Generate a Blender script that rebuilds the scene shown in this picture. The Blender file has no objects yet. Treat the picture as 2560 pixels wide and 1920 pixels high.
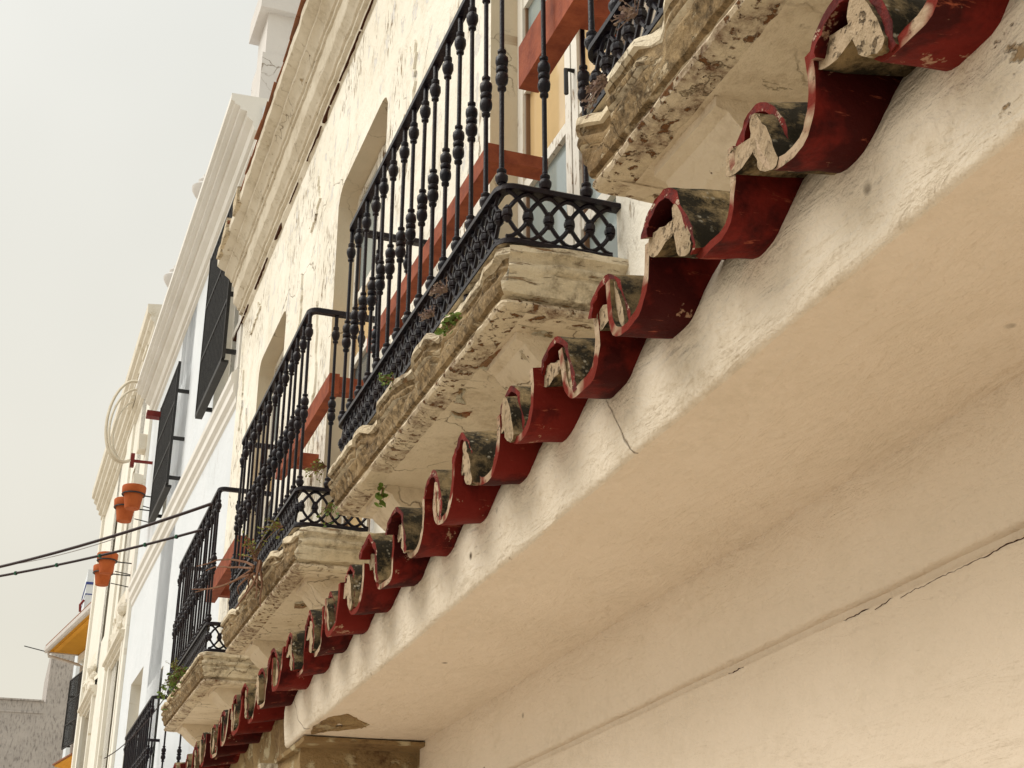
import bpy, math, random
from mathutils import Vector, noise, Matrix
random.seed(7)
R = math.radians
CH = 1.55                      # camera height above the street; all z below are relative to the camera
scn = bpy.context.scene
col = scn.collection

# ------------------------------------------------------------------ camera, sky, sun, exposure
cd = bpy.data.cameras.new('camera'); cam = bpy.data.objects.new('camera', cd); col.objects.link(cam)
cam.location = (0, 0, CH); cam.rotation_euler = (R(90 + 23.1), 0, R(-19.817))
cd.sensor_width = 36; cd.lens = 3400 / 2560 * 36; cd.clip_start = .05; cd.clip_end = 600
scn.camera = cam
w = bpy.data.worlds.new('World'); scn.world = w; w.use_nodes = True
nt = w.node_tree; nt.nodes.clear()
out = nt.nodes.new('ShaderNodeOutputWorld')
SUN_EL, SUN_AZ = 52, -74          # degrees; azimuth clockwise from +Y
sky = nt.nodes.new('ShaderNodeTexSky'); sky.sky_type = 'NISHITA'; sky.sun_disc = False
sky.sun_elevation = R(SUN_EL); sky.sun_rotation = R(SUN_AZ); sky.dust_density = 6; sky.air_density = 1.2
b1 = nt.nodes.new('ShaderNodeBackground'); b1.inputs[1].default_value = .05
nt.links.new(sky.outputs[0], b1.inputs[0])
b2 = nt.nodes.new('ShaderNodeBackground'); b2.inputs[1].default_value = .528   # overcast cloud layer
tc = nt.nodes.new('ShaderNodeTexCoord'); nz = nt.nodes.new('ShaderNodeTexNoise'); nz.inputs['Scale'].default_value = 2.2; nz.inputs['Detail'].default_value = 3
rp = nt.nodes.new('ShaderNodeValToRGB'); rp.color_ramp.elements[0].position = .3; rp.color_ramp.elements[1].position = .75
rp.color_ramp.elements[0].color = (.83, .83, .79, 1); rp.color_ramp.elements[1].color = (1.03, 1.02, .98, 1)
nt.links.new(tc.outputs['Generated'], nz.inputs['Vector']); nt.links.new(nz.outputs['Fac'], rp.inputs[0]); 
sx = nt.nodes.new('ShaderNodeSeparateXYZ'); nt.links.new(tc.outputs['Generated'], sx.inputs[0])
hz = nt.nodes.new('ShaderNodeMapRange'); hz.inputs[1].default_value = .05; hz.inputs[2].default_value = .75; nt.links.new(sx.outputs['Z'], hz.inputs[0])
hc = nt.nodes.new('ShaderNodeValToRGB'); hc.color_ramp.elements[0].color = (1.05, .985, .86, 1); hc.color_ramp.elements[1].color = (.97, .985, .97, 1); nt.links.new(hz.outputs[0], hc.inputs[0])
ml = nt.nodes.new('ShaderNodeMix'); ml.data_type = 'RGBA'; ml.blend_type = 'MULTIPLY'; ml.inputs[0].default_value = 1
nt.links.new(rp.outputs[0], ml.inputs[6]); nt.links.new(hc.outputs[0], ml.inputs[7]); nt.links.new(ml.outputs[2], b2.inputs[0])
mx = nt.nodes.new('ShaderNodeMixShader'); mx.inputs[0].default_value = .88
nt.links.new(b1.outputs[0], mx.inputs[1]); nt.links.new(b2.outputs[0], mx.inputs[2]); nt.links.new(mx.outputs[0], out.inputs[0])
sl = bpy.data.lights.new('sun', 'SUN'); sl.energy = 1.5; sl.angle = R(48); sl.color = (1, .965, .90)
so = bpy.data.objects.new('sun', sl); col.objects.link(so)
so.rotation_euler = (R(90 - SUN_EL), 0, R(180 - SUN_AZ))
so.location = (-8, 4, 20)
scn.view_settings.view_transform = 'Standard'; scn.view_settings.look = 'None'
scn.view_settings.exposure = .90; scn.view_settings.gamma = 1

# ------------------------------------------------------------------ node helpers and materials
class NB:
    def __init__(s, name):
        s.m = bpy.data.materials.new(name); s.m.use_nodes = True; s.t = s.m.node_tree; s.t.nodes.clear()
        s.o = s.n('ShaderNodeOutputMaterial'); s.p = s.n('ShaderNodeBsdfPrincipled'); s.l(s.p.outputs[0], s.o.inputs[0])
        s.geo = s.n('ShaderNodeNewGeometry'); s.pos = s.geo.outputs['Position']
    def n(s, t, **k):
        x = s.t.nodes.new(t)
        for a, b in k.items(): setattr(x, a, b)
        return x
    def l(s, a, b): s.t.links.new(a, b)
    def mapp(s, sc, src=None):
        x = s.n('ShaderNodeMapping'); x.inputs['Scale'].default_value = sc; s.l(src or s.pos, x.inputs[0]); return x.outputs[0]
    def noise(s, sc, det=4, rough=.6, vec=None, dist=0, off=None):
        x = s.n('ShaderNodeTexNoise'); x.inputs['Scale'].default_value = sc; x.inputs['Detail'].default_value = det
        x.inputs['Roughness'].default_value = rough; x.inputs['Distortion'].default_value = dist
        v = vec or s.pos
        if off:
            a = s.n('ShaderNodeVectorMath'); a.inputs[1].default_value = off; s.l(v, a.inputs[0]); v = a.outputs[0]
        s.l(v, x.inputs['Vector']); return x.outputs['Fac']
    def ramp(s, f, a, b, ca=0., cb=1.):
        x = s.n('ShaderNodeMapRange'); x.inputs[1].default_value = a; x.inputs[2].default_value = b
        x.inputs[3].default_value = ca; x.inputs[4].default_value = cb; s.l(f, x.inputs[0]); return x.outputs[0]
    def mul(s, a, b, op='MULTIPLY'):
        x = s.n('ShaderNodeMath', operation=op)
        for i, q in enumerate((a, b)):
            if isinstance(q, (int, float)): x.inputs[i].default_value = q
            else: s.l(q, x.inputs[i])
        return x.outputs[0]
    def mix(s, f, a, b):
        x = s.n('ShaderNodeMix', data_type='RGBA')
        if isinstance(f, (int, float)): x.inputs[0].default_value = f
        else: s.l(f, x.inputs[0])
        for i, q in ((6, a), (7, b)):
            if isinstance(q, tuple): x.inputs[i].default_value = (*q, 1)
            else: s.l(q, x.inputs[i])
        return x.outputs[2]
    def crack(s, sc, width, mask_lo, mask_hi, warp=.35, off=(0, 0, 0)):
        nx = s.n('ShaderNodeTexNoise'); nx.inputs['Scale'].default_value = sc * 2.2; nx.inputs['Detail'].default_value = 5; s.l(s.pos, nx.inputs['Vector'])
        a = s.n('ShaderNodeVectorMath', operation='MULTIPLY_ADD'); s.l(nx.outputs['Color'], a.inputs[0]); a.inputs[1].default_value = (warp, warp, warp)
        s.l(s.pos, a.inputs[2])
        b = s.n('ShaderNodeVectorMath'); b.inputs[1].default_value = off; s.l(a.outputs[0], b.inputs[0])
        v = s.n('ShaderNodeTexVoronoi', feature='DISTANCE_TO_EDGE'); v.inputs['Scale'].default_value = sc; s.l(b.outputs[0], v.inputs['Vector'])
        c = s.ramp(v.outputs['Distance'], 0, width, 1, 0)
        mk = s.ramp(s.noise(sc * .9, 2, .5, off=(3.1, 7.7, 1.3)), mask_lo, mask_hi)
        return s.mul(c, mk)
    def bump(s, h, strength, dist=.01):
        x = s.n('ShaderNodeBump'); x.inputs['Strength'].default_value = strength; x.inputs['Distance'].default_value = dist
        s.l(h, x.inputs['Height'])
        if s.p.inputs['Normal'].is_linked: s.l(s.p.inputs['Normal'].links[0].from_socket, x.inputs['Normal'])
        s.l(x.outputs[0], s.p.inputs['Normal'])
    def done(s, c, rough=.85, spec=.25):
        if isinstance(c, tuple): s.p.inputs['Base Color'].default_value = (*c, 1)
        else: s.l(c, s.p.inputs['Base Color'])
        if isinstance(rough, (int, float)): s.p.inputs['Roughness'].default_value = rough
        else: s.l(rough, s.p.inputs['Roughness'])
        s.p.inputs['Specular IOR Level'].default_value = spec
        return s.m
MAT = {}
def plaster(name, c1, c2, flake=None, fl=(.62, .70), flscale=(1, 34, 11), flmask=(.48, .60), under=None, ul=(.60, .64), crack=None, speck=None, stain=None, sl=(.52, .7), bump=.35, pitsc=60, trowel=0):
    b = NB(name)
    c = b.mix(b.ramp(b.noise(1.7, 5), .35, .68), c1, c2)
    hs = None
    if stain:
        k = b.mul(b.ramp(b.noise(5, 6, .7, off=(9, 2, 4)), *sl), b.ramp(b.noise(38, 4, .7), .35, .7))
        c = b.mix(k, c, stain)
    if under:
        k = b.ramp(b.noise(1, 6, .68, vec=b.mapp((3, 9, 5)), off=(1, 5, 2)), *ul); c = b.mix(k, c, under); b.bump(b.mul(k, -1.), .7, .006)
    if flake:
        k = b.mul(b.ramp(b.noise(1, 4, .6, vec=b.mapp(flscale)), *fl), b.ramp(b.noise(1.5, 3, .5, off=(4, 0, 8)), *flmask))
        c = b.mix(k, c, flake); b.bump(b.mul(k, -1.), .9, .006)
    if crack:
        k = b.crack(*crack); c = b.mix(b.mul(k, .8), c, (.16, .11, .06)); b.bump(b.mul(k, -1.), .8, .004)
    if speck:
        v = b.n('ShaderNodeTexVoronoi'); v.inputs['Scale'].default_value = speck; b.l(b.pos, v.inputs['Vector'])
        k = b.mul(b.ramp(v.outputs['Distance'], .04, .09, 1, 0), b.ramp(b.noise(speck * .6, 2, .5), .52, .6)); c = b.mix(k, c, (.12, .09, .06))
    h = b.mul(b.noise(pitsc, 5, .65), b.mul(b.noise(9, 5, .6), 2.2), 'ADD')
    b.bump(h, bump, .008)
    if trowel: b.bump(b.noise(1, 4, .6, vec=b.mapp((16, 5, 22)), dist=1.2), trowel, .02)
    MAT[name] = b.done(c, .9, .15); return b.m
plaster('house_plaster', (.85, .815, .725), (.78, .735, .63), flake=(.30, .215, .125), fl=(.56, .63), under=(.68, .66, .62), ul=(.60, .612), flscale=(1, 46, 12), flmask=(.53, .60), stain=(.50, .43, .31), sl=(.50, .72), crack=(1.5, .009, .52, .6), bump=.6)
plaster('cornice_plaster', (.68, .625, .52), (.59, .525, .415), flake=(.34, .25, .14), fl=(.62, .70), flscale=(14, 16, 30), flmask=(.42, .6), stain=(.30, .24, .14), sl=(.46, .75), crack=(2.2, .01, .5, .6))
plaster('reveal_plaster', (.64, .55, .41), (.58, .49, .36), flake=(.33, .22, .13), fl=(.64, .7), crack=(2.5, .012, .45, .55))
plaster('front_plaster', (.77, .665, .54), (.72, .615, .49), stain=(.66, .565, .44), sl=(.42, .70), crack=(.5, .0016, .54, .58), speck=9, bump=.75, pitsc=34, trowel=.35)
plaster('beam_plaster', (.77, .685, .56), (.71, .62, .495), stain=(.47, .375, .25), sl=(.50, .72), flake=(.34, .24, .14), fl=(.66, .70), flscale=(9, 11, 18), flmask=(.5, .6), crack=(.8, .002, .55, .6), speck=8, bump=1., pitsc=42, trowel=.5)
plaster('soffit_plaster', (.72, .62, .48), (.62, .51, .37), under=(.44, .36, .25), ul=(.635, .645), flake=(.22, .12, .06), fl=(.66, .70), flscale=(22, 22, 22), flmask=(.5, .6), stain=(.34, .24, .14), sl=(.50, .75), crack=(2.4, .012, .46, .56), bump=.8)
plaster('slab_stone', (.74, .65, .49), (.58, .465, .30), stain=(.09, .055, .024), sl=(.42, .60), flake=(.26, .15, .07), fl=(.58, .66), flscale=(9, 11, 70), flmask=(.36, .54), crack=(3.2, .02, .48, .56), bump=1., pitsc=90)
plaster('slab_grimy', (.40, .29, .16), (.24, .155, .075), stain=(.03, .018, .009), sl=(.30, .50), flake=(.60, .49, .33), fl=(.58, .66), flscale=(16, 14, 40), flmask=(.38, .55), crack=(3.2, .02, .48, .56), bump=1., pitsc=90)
plaster('white_plaster', (.71, .745, .78), (.67, .71, .745), flake=(.6, .6, .6), fl=(.6, .72), flscale=(1, 30, 4), bump=.5)
plaster('white_trim', (.76, .745, .71), (.70, .68, .63), bump=.25)
plaster('pier_plaster', (.66, .635, .61), (.60, .58, .56), crack=(1.6, .01, .5, .58), bump=.4)
plaster('ornate_plaster', (.81, .785, .715), (.75, .72, .64), flake=(.55, .47, .34), fl=(.6, .7), flscale=(1, 14, 6), bump=.3)
plaster('ornate_trim', (.74, .70, .61), (.67, .62, .52), stain=(.42, .35, .22), bump=.5)
plaster('grey_render', (.48, .44, .405), (.39, .355, .33), flake=(.24, .22, .205), fl=(.5, .66), flscale=(16, 5, 5), flmask=(.25, .5), stain=(.55, .52, .49), sl=(.35, .65), bump=.6)
plaster('rough_stone', (.36, .26, .13), (.25, .16, .075), stain=(.10, .05, .025), sl=(.45, .62), flake=(.52, .44, .28), fl=(.54, .62), flscale=(9, 9, 14), flmask=(.4, .55), bump=1.)
plaster('mortar', (.58, .50, .38), (.45, .38, .26), stain=(.2, .15, .08), bump=.9)
plaster('packed_mortar', (.46, .35, .235), (.35, .255, .155), flake=(.13, .09, .05), fl=(.56, .64), flscale=(70, 70, 70), flmask=(.3, .5), stain=(.20, .15, .08), sl=(.45, .65), bump=1., pitsc=90)
plaster('ochre_paint', (.62, .31, .035), (.56, .27, .03), bump=.2)
plaster('ochre_bright', (.72, .36, .05), (.66, .32, .04), bump=.2)
plaster('street_paving', (.52, .455, .38), (.45, .395, .33), speck=5, bump=.5)
plaster('patch_stone', (.30, .21, .11), (.22, .15, .085), flake=(.5, .46, .36), fl=(.5, .56), flscale=(8, 9, 12), flmask=(.3, .5), stain=(.24, .05, .02), sl=(.45, .6), bump=1.)

def simple(name, c1, c2, sc=6, rough=.6, spec=.3, bump=.2, bsc=40, metal=0):
    b = NB(name); c = b.mix(b.ramp(b.noise(sc, 5, .65), .35, .68), c1, c2); b.bump(b.noise(bsc, 5, .6), bump, .004)
    b.p.inputs['Metallic'].default_value = metal
    MAT[name] = b.done(c, rough, spec); return b.m
simple('black_iron', (.004, .004, .009), (.014, .007, .008), 14, .36, .2, .5, 110)
simple('old_iron', (.012, .012, .013), (.028, .026, .025), 18, .6, .35, .3, 90)
simple('timber', (.37, .095, .04), (.21, .045, .02), 14, .7, .25, .5, 70)
simple('dark_joint', (.035, .014, .008), (.075, .03, .015), 30, .95, .05, .8)
simple('rust_red', (.20, .022, .016), (.13, .012, .010), 12, .6, .3)
simple('terracotta', (.42, .105, .028), (.34, .075, .02), 9, .8, .2, .2)
simple('roof_clay', (.30, .12, .06), (.20, .10, .06), 9, .9, .15, .6)
simple('cable', (.018, .006, .008), (.025, .01, .011), 9, .6, .3, .1)
simple('thin_wire', (.35, .34, .33), (.30, .29, .28), 9, .6, .3, .1)
simple('green_clip', (.01, .09, .045), (.012, .07, .04), 9, .5, .3, .1)
simple('hose', (.62, .56, .44), (.55, .48, .36), 9, .6, .3, .1)
simple('gutter', (.60, .57, .54), (.5, .46, .43), 7, .6, .3, .1)
simple('leaf', (.085, .15, .02), (.17, .23, .04), 60, .6, .3, .1)
simple('leaf_olive', (.17, .20, .035), (.24, .22, .07), 60, .7, .2, .1)
simple('dry_stem', (.16, .075, .045), (.24, .14, .09), 30, .9, .1, .1)
simple('purple_stem', (.22, .145, .13), (.34, .26, .20), 50, .9, .1, .1)
simple('blue_band', (.04, .06, .26), (.05, .07, .22), 9, .6, .3, .1)
# painted joinery with flakes
b = NB('white_wood'); c = b.mix(b.mul(b.ramp(b.noise(1, 5, .65, vec=b.mapp((50, 60, 14))), .55, .62), b.ramp(b.noise(5, 3), .42, .55)), (.74, .71, .64), (.26, .18, .11)); b.bump(b.noise(60, 4), .3, .004); MAT['white_wood'] = b.done(c, .65, .3)
b = NB('brown_bead'); MAT['brown_bead'] = b.done((.20, .11, .06), .6, .3)
# panes: glossy, the rooms behind them painted yellow or curtained
for nm, cc in (('pane_yellow', (.66, .47, .24)), ('pane_grey', (.30, .36, .36)), ('pane_dark', (.10, .12, .13))):
    b = NB(nm); c = b.mix(b.ramp(b.noise(3, 3), .4, .6), cc, tuple(q * .85 for q in cc)); MAT[nm] = b.done(c, .06, .6)
# roof tile: red painted underside, lichen grown top, bare clay end
b = NB('tile_paint'); c = b.mix(b.ramp(b.noise(5.5, 5, .65), .46, .56), (.145, .012, .008), (.045, .004, .0035)); c = b.mix(b.ramp(b.noise(1, 5, .7, vec=b.mapp((9, 60, 60))), .62, .70), c, (.30, .075, .04)); c = b.mix(b.ramp(b.noise(13, 5, .75, off=(7, 7, 1)), .63, .67), c, (.36, .22, .14)); b.bump(b.noise(45, 5), .55, .005); MAT['tile_paint'] = b.done(c, b.ramp(b.noise(12, 3), .3, .7, .6, .85), .12)
b = NB('tile_lichen')
c = b.mix(b.ramp(b.noise(6, 4, .6, off=(2, 1, 5)), .38, .6), (.34, .245, .125), (.17, .12, .06))
c = b.mix(b.ramp(b.noise(11, 6, .75, off=(5, 5, 5)), .40, .56), c, (.026, .021, .013))
v = b.n('ShaderNodeTexVoronoi'); v.inputs['Scale'].default_value = 95; b.l(b.pos, v.inputs['Vector'])
c = b.mix(b.mul(b.ramp(v.outputs['Distance'], .25, .4, 1, 0), b.ramp(b.noise(22, 3), .56, .66)), c, (.36, .32, .24))
b.bump(b.noise(70, 6, .7), .9, .006); MAT['tile_lichen'] = b.done(c, .95, .1)
b = NB('tile_clay'); c = b.mix(b.ramp(b.noise(22, 5, .7), .4, .62), (.44, .33, .23), (.33, .23, .145)); c = b.mix(b.ramp(b.noise(60, 4, .7), .56, .66), c, (.10, .08, .05)); c = b.mix(b.ramp(b.noise(7, 3, .6, off=(3, 3, 9)), .44, .50), c, (.16, .022, .014)); b.bump(b.noise(90, 5, .7), .9, .006); MAT['tile_clay'] = b.done(c, .95, .1)
# blue wash that shows on the white house near the neighbour
# ------------------------------------------------------------------ mesh helpers
def wl(o):
    v = Vector((0, 0, 0))
    while o: v += o.location; o = o.parent
    return v
def link(o, parent=None):
    col.objects.link(o)
    if parent: o.parent = parent
    return o
def tag(o, label=None, cat=None, group=None, kind=None):
    if label: o['label'] = label
    if cat: o['category'] = cat
    if group: o['group'] = group
    if kind: o['kind'] = kind
    return o
def empty(name, loc, label, cat, group=None):
    o = bpy.data.objects.new(name, None); o.empty_display_size = .1; link(o)
    o.location = (loc[0], loc[1], loc[2] + CH); return tag(o, label, cat, group)
class MB:
    def __init__(s): s.v = []; s.f = []; s.m = []
    def add(s, V, F, mi=0):
        n = len(s.v); s.v += [Vector(p) for p in V]
        for i, f in enumerate(F): s.f.append([q + n for q in f]); s.m.append(mi if isinstance(mi, int) else mi[i])
        return s
    def hexa(s, P, mi=0):       # 8 points: bottom ring then top ring
        return s.add(P, [(3, 2, 1, 0), (4, 5, 6, 7), (0, 1, 5, 4), (1, 2, 6, 5), (2, 3, 7, 6), (3, 0, 4, 7)], mi)
    def box(s, x0, x1, y0, y1, z0, z1, mi=0):
        return s.hexa([(x0, y0, z0), (x1, y0, z0), (x1, y1, z0), (x0, y1, z0), (x0, y0, z1), (x1, y0, z1), (x1, y1, z1), (x0, y1, z1)], mi)
    def tube(s, pts, r, seg=6, mi=0, closed=False, r1=None):
        pts = [Vector(p) for p in pts]; n = len(pts); V = []; F = []
        up = None
        for i, p in enumerate(pts):
            a = pts[i - 1] if (i or closed) else p; c = pts[(i + 1) % n] if (i < n - 1 or closed) else p
            d = (c - a).normalized()
            if up is None:
                up = Vector((0, 0, 1)) if abs(d.z) < .9 else Vector((1, 0, 0))
            u = d.cross(up).normalized(); up = u.cross(d).normalized()
            rr = r if r1 is None else r + (r1 - r) * i / (n - 1)
            for k in range(seg):
                t = 2 * math.pi * k / seg; V.append(p + (u * math.cos(t) + up * math.sin(t)) * rr)
        for i in range(n if closed else n - 1):
            for k in range(seg):
                a = i * seg + k; b_ = i * seg + (k + 1) % seg; j = (i + 1) % n
                F.append((a, b_, j * seg + (k + 1) % seg, j * seg + k))
        if not closed: F.append(tuple(range(seg))[::-1]); F.append(tuple(range((n - 1) * seg, n * seg)))
        return s.add(V, F, mi)
    def lathe(s, c, prof, seg=12, mi=0):
        V = []; F = []
        for r, z in prof:
            for k in range(seg):
                t = 2 * math.pi * k / seg; V.append((c[0] + r * math.cos(t), c[1] + r * math.sin(t), c[2] + z))
        for i in range(len(prof) - 1):
            for k in range(seg):
                F.append((i * seg + k, i * seg + (k + 1) % seg, (i + 1) * seg + (k + 1) % seg, (i + 1) * seg + k))
        F.append(tuple(range(seg))[::-1]); F.append(tuple(range((len(prof) - 1) * seg, len(prof) * seg)))
        return s.add(V, F, mi)
    def loft(s, rings, mi=0, closed=False, caps=False):
        n = len(rings[0]); V = [p for r in rings for p in r]; F = []; M = []
        for i in range(len(rings) - 1):
            for k in range(n if closed else n - 1):
                F.append((i * n + k, i * n + (k + 1) % n, (i + 1) * n + (k + 1) % n, (i + 1) * n + k)); M.append(mi if isinstance(mi, int) else mi(i, k) if callable(mi) else mi[k])
        if caps:
            F.append(tuple(range(n))[::-1]); F.append(tuple(range((len(rings) - 1) * n, len(rings) * n))); M += [caps if not isinstance(caps, bool) else 0] * 2
        return s.add(V, F, M)
    def rough(s, amp, sc, seed=0):
        for p in s.v:
            q = Vector((p.x * sc + seed, p.y * sc, p.z * sc)); p += noise.noise_vector(q) * amp + noise.noise_vector(q * 3.1) * amp * .45
        return s
    def build(s, name, mats, parent=None, smooth=None, fix=True):
        me = bpy.data.meshes.new(name); o0 = wl(parent) if parent else Vector((0, 0, 0))
        me.from_pydata([(p.x - o0.x, p.y - o0.y, p.z + CH - o0.z) for p in s.v], [], s.f)
        for q in (mats if isinstance(mats, (list, tuple)) else [mats]): me.materials.append(MAT[q])
        for i, p in enumerate(me.polygons): p.material_index = s.m[i]
        if fix:
            import bmesh
            bm = bmesh.new(); bm.from_mesh(me); bmesh.ops.recalc_face_normals(bm, faces=bm.faces); bm.to_mesh(me); bm.free()
        if smooth is not None:
            me.shade_smooth(); me.set_sharp_from_angle(angle=R(smooth))
        me.update()
        return link(bpy.data.objects.new(name, me), parent)
def inst(mesh, name, parent, world, rot=(0, 0, 0), scale=(1, 1, 1)):
    o = bpy.data.objects.new(name, mesh); link(o, parent); o0 = wl(parent)
    o.location = (world[0] - o0.x, world[1] - o0.y, world[2] + CH - o0.z); o.rotation_euler = rot; o.scale = scale
    return o
def local_mesh(mb, name, mats, smooth=None, fix=True):     # mesh in its own coordinates
    o = mb.build(name, mats, None, smooth, fix); me = o.data
    for v in me.vertices: v.co.z -= CH
    bpy.data.objects.remove(o); return me
class Face:                     # a facade: s along it, o out of it towards the street, z up
    def __init__(s, x, y, dx, dy):
        l = math.hypot(dx, dy); s.x, s.y, s.dx, s.dy = x, y, dx / l, dy / l
    def __call__(s, t, o, z): return Vector((s.x + s.dx * t - s.dy * o, s.y + s.dy * t + s.dx * o, z))
    def box(s, mb, t0, t1, o0, o1, z0, z1, mi=0):
        return mb.hexa([s(t0, o0, z0), s(t1, o0, z0), s(t1, o1, z0), s(t0, o1, z0), s(t0, o0, z1), s(t1, o0, z1), s(t1, o1, z1), s(t0, o1, z1)], mi)
    def wall(s, mb, t0, t1, z0, z1, ops, depth, mi=0, mr=None, back=None):   # ops: (ta, tb, za, zb, arch rise)
        mr = mi if mr is None else mr
        ops = sorted(ops); N = 30
        def q(a, b, c, d, m=mi): mb.add([a, b, c, d], [(0, 1, 2, 3)], m)
        ts = t0
        for ta, tb, za, zb, rise in ops:
            q(s(ts, 0, z0), s(ta, 0, z0), s(ta, 0, z1), s(ts, 0, z1))
            if za > z0: q(s(ta, 0, z0), s(tb, 0, z0), s(tb, 0, za), s(ta, 0, za)); q(s(ta, 0, za), s(tb, 0, za), s(tb, -depth, za), s(ta, -depth, za), mr)
            hd = []
            for i in range(N + 1):
                u = i / N; hd.append((ta + (tb - ta) * u, zb - rise * (abs(2 * u - 1) ** 14)))
            for i in range(N):
                (a, ha), (b, hb) = hd[i], hd[i + 1]
                q(s(a, 0, ha), s(b, 0, hb), s(b, 0, z1), s(a, 0, z1)); q(s(a, 0, ha), s(b, 0, hb), s(b, -depth, hb), s(a, -depth, ha), mr)
            q(s(ta, 0, za), s(ta, -depth, za), s(ta, -depth, zb - rise), s(ta, 0, zb - rise), mr)
            q(s(tb, 0, za), s(tb, -depth, za), s(tb, -depth, zb - rise), s(tb, 0, zb - rise), mr)
            ts = tb
        q(s(ts, 0, z0), s(t1, 0, z0), s(t1, 0, z1), s(ts, 0, z1))
        if back:      # closed body behind the facade
            B = -back
            q(s(t0, 0, z0), s(t0, B, z0), s(t0, B, z1), s(t0, 0, z1)); q(s(t1, 0, z0), s(t1, B, z0), s(t1, B, z1), s(t1, 0, z1))
            q(s(t0, B, z0), s(t1, B, z0), s(t1, B, z1), s(t0, B, z1)); q(s(t0, 0, z1), s(t1, 0, z1), s(t1, B, z1), s(t0, B, z1))
        return mb
    def sweep(s, mb, prof, t0, t1, step=None, amp=0, sc=8, mi=0):   # moulding: closed profile of (o, z) run along s
        n = max(1, int((t1 - t0) / step)) if step else 1
        rings = []
        for i in range(n + 1):
            t = t0 + (t1 - t0) * i / n; rings.append([s(t, o, z) for o, z in prof])
        mb.loft(rings, mi, closed=True, caps=True)
        if amp: mb.rough(amp, sc)
        return mb

# ------------------------------------------------------------------ street
g = MB(); g.add([(-60, -60, -CH), (60, -60, -CH), (60, 90, -CH), (-60, 90, -CH)], [(0, 1, 2, 3)])
tag(g.build('street', 'street_paving'), 'pale paved street below the houses', None, None, 'structure')

# ------------------------------------------------------------------ cream house with the four balconies
H = Face(1.39, 0, 0, 1)
house = empty('cream_house', (1.39, 5, -CH), 'old cream house with peeling plaster, heavy moulded cornice and a row of iron balconies', 'house')
OPEN = [(.28, 1.38), (3.0, 4.10), (5.74, 6.85), (8.42, 9.48)]
BAL = [(.42, 2.38), (2.985, 4.88), (5.67, 7.55), (8.42, 10.42)]
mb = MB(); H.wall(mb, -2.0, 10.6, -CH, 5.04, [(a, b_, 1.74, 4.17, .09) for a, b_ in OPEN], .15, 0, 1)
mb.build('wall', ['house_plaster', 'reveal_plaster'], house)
mb = MB()
for q in ((-2, -2.02), (10.58, 10.6)): H.box(mb, min(q), max(q), -5, -.001, -CH, 5.04)
H.box(mb, -2, 10.6, -5.02, -5, -CH, 5.5); H.box(mb, -2, 10.6, -5, -.02, 5.06, 5.5)
mb.build('rear_walls', 'house_plaster', house)
# plaster layers that have come loose and stand proud of the wall, with ragged edges
def ragged(face, t, z, w, h, o, seed, n=44, th=.013):
    rnd = random.Random(seed); P = []
    for i in range(n):
        a = 2 * math.pi * i / n; r = .45 + .25 * rnd.random() + .3 * abs(noise.noise(Vector((seed * 3.1, a * 1.3, 0)))) * 2; P.append((t + math.cos(a) * w * r, z + math.sin(a) * h * r))
    m = MB(); m.add([face(a, o, c) for a, c in P] + [face(a, o + th, c) for a, c in P], [tuple(range(n, 2 * n))] + [(i, (i + 1) % n, n + (i + 1) % n, n + i) for i in range(n)])
    return m
for i, (t, z, ww, hh) in enumerate([(9.9, 3.6, .10, .42), (10.3, 4.2, .09, .34), (7.6, 4.5, .22, .2), (7.3, 3.2, .12, .5), (5.1, 4.75, .24, .16), (10.1, 2.6, .12, .36), (5.3, 3.9, .16, .3), (9.9, 4.75, .3, .1), (7.2, 2.3, .16, .3), (7.9, 3.9, .1, .3)]):
    ragged(H, t, z, ww, hh, 0, 40 + i).build('plaster_scab', 'house_plaster', house)
# cornice
CORN = [(.0, 5.0), (.022, 5.035), (.022, 5.075), (.045, 5.085), (.045, 5.115), (.06, 5.12), (.075, 5.15), (.10, 5.17), (.105, 5.18), (.11, 5.33), (.125, 5.335), (.125, 5.365), (.14, 5.37), (.155, 5.40), (.185, 5.425), (.195, 5.43), (.195, 5.465), (.235, 5.48), (.262, 5.50), (.266, 5.56), (-.05, 5.60), (-.05, 5.0)]
mb = MB(); H.sweep(mb, CORN, -2, 10.58, .05, .006, 7); cor = mb.build('cornice', 'cornice_plaster', house, 30)
rnd = random.Random(11); t = 2.0
while t < 10.5:      # open joint under the cornice, wide in places and closed in others
    ln = rnd.uniform(.15, .6); hw = rnd.choice((.002, .003, .004, .006, .009, .018)); m = MB(); k = max(3, int(ln / .04)); rs = []
    for i in range(k + 1):
        q = t + ln * i / k; e = hw * math.sin(math.pi * (i + .3) / (k + .6)) ** .5 * rnd.uniform(.5, 1.1); zc = 5.024 + rnd.uniform(-.003, .003)
        rs.append([H(q, -.01, zc - e), H(q, .0235, zc - e), H(q, .0245, zc + e), H(q, -.01, zc + e)])
    m.loft(rs, 0, closed=True, caps=True); m.build('cornice_crack', 'dark_joint', house); t += ln + rnd.choice((0, .02, .05, .15, .3))
rnd = random.Random(3); t = 2.6; base = MB(); base.box(-.14, .14, -.124, .124, -.008, .008); tm = local_mesh(base, 'edge_tile', ['roof_clay'])
while t < 10.4:
    if not (9.3 < t < 9.7): inst(tm, 'edge_tile', cor, (1.25 + rnd.uniform(-.012, .012), t + .125, 5.58 + rnd.uniform(-.003, .006)), (rnd.uniform(-.02, .02), .06, rnd.uniform(-.03, .03)))
    t += .252
for i, (t, ww) in enumerate(((10.1, .16), (9.55, .13), (10.38, .08))):      # broken lumps of the cornice edge
    m = MB(); H.box(m, t - ww, t + ww, .17, .285, 5.50, 5.63); m.rough(.03, 9, i); m.build('broken_edge', 'slab_stone', cor)

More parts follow.
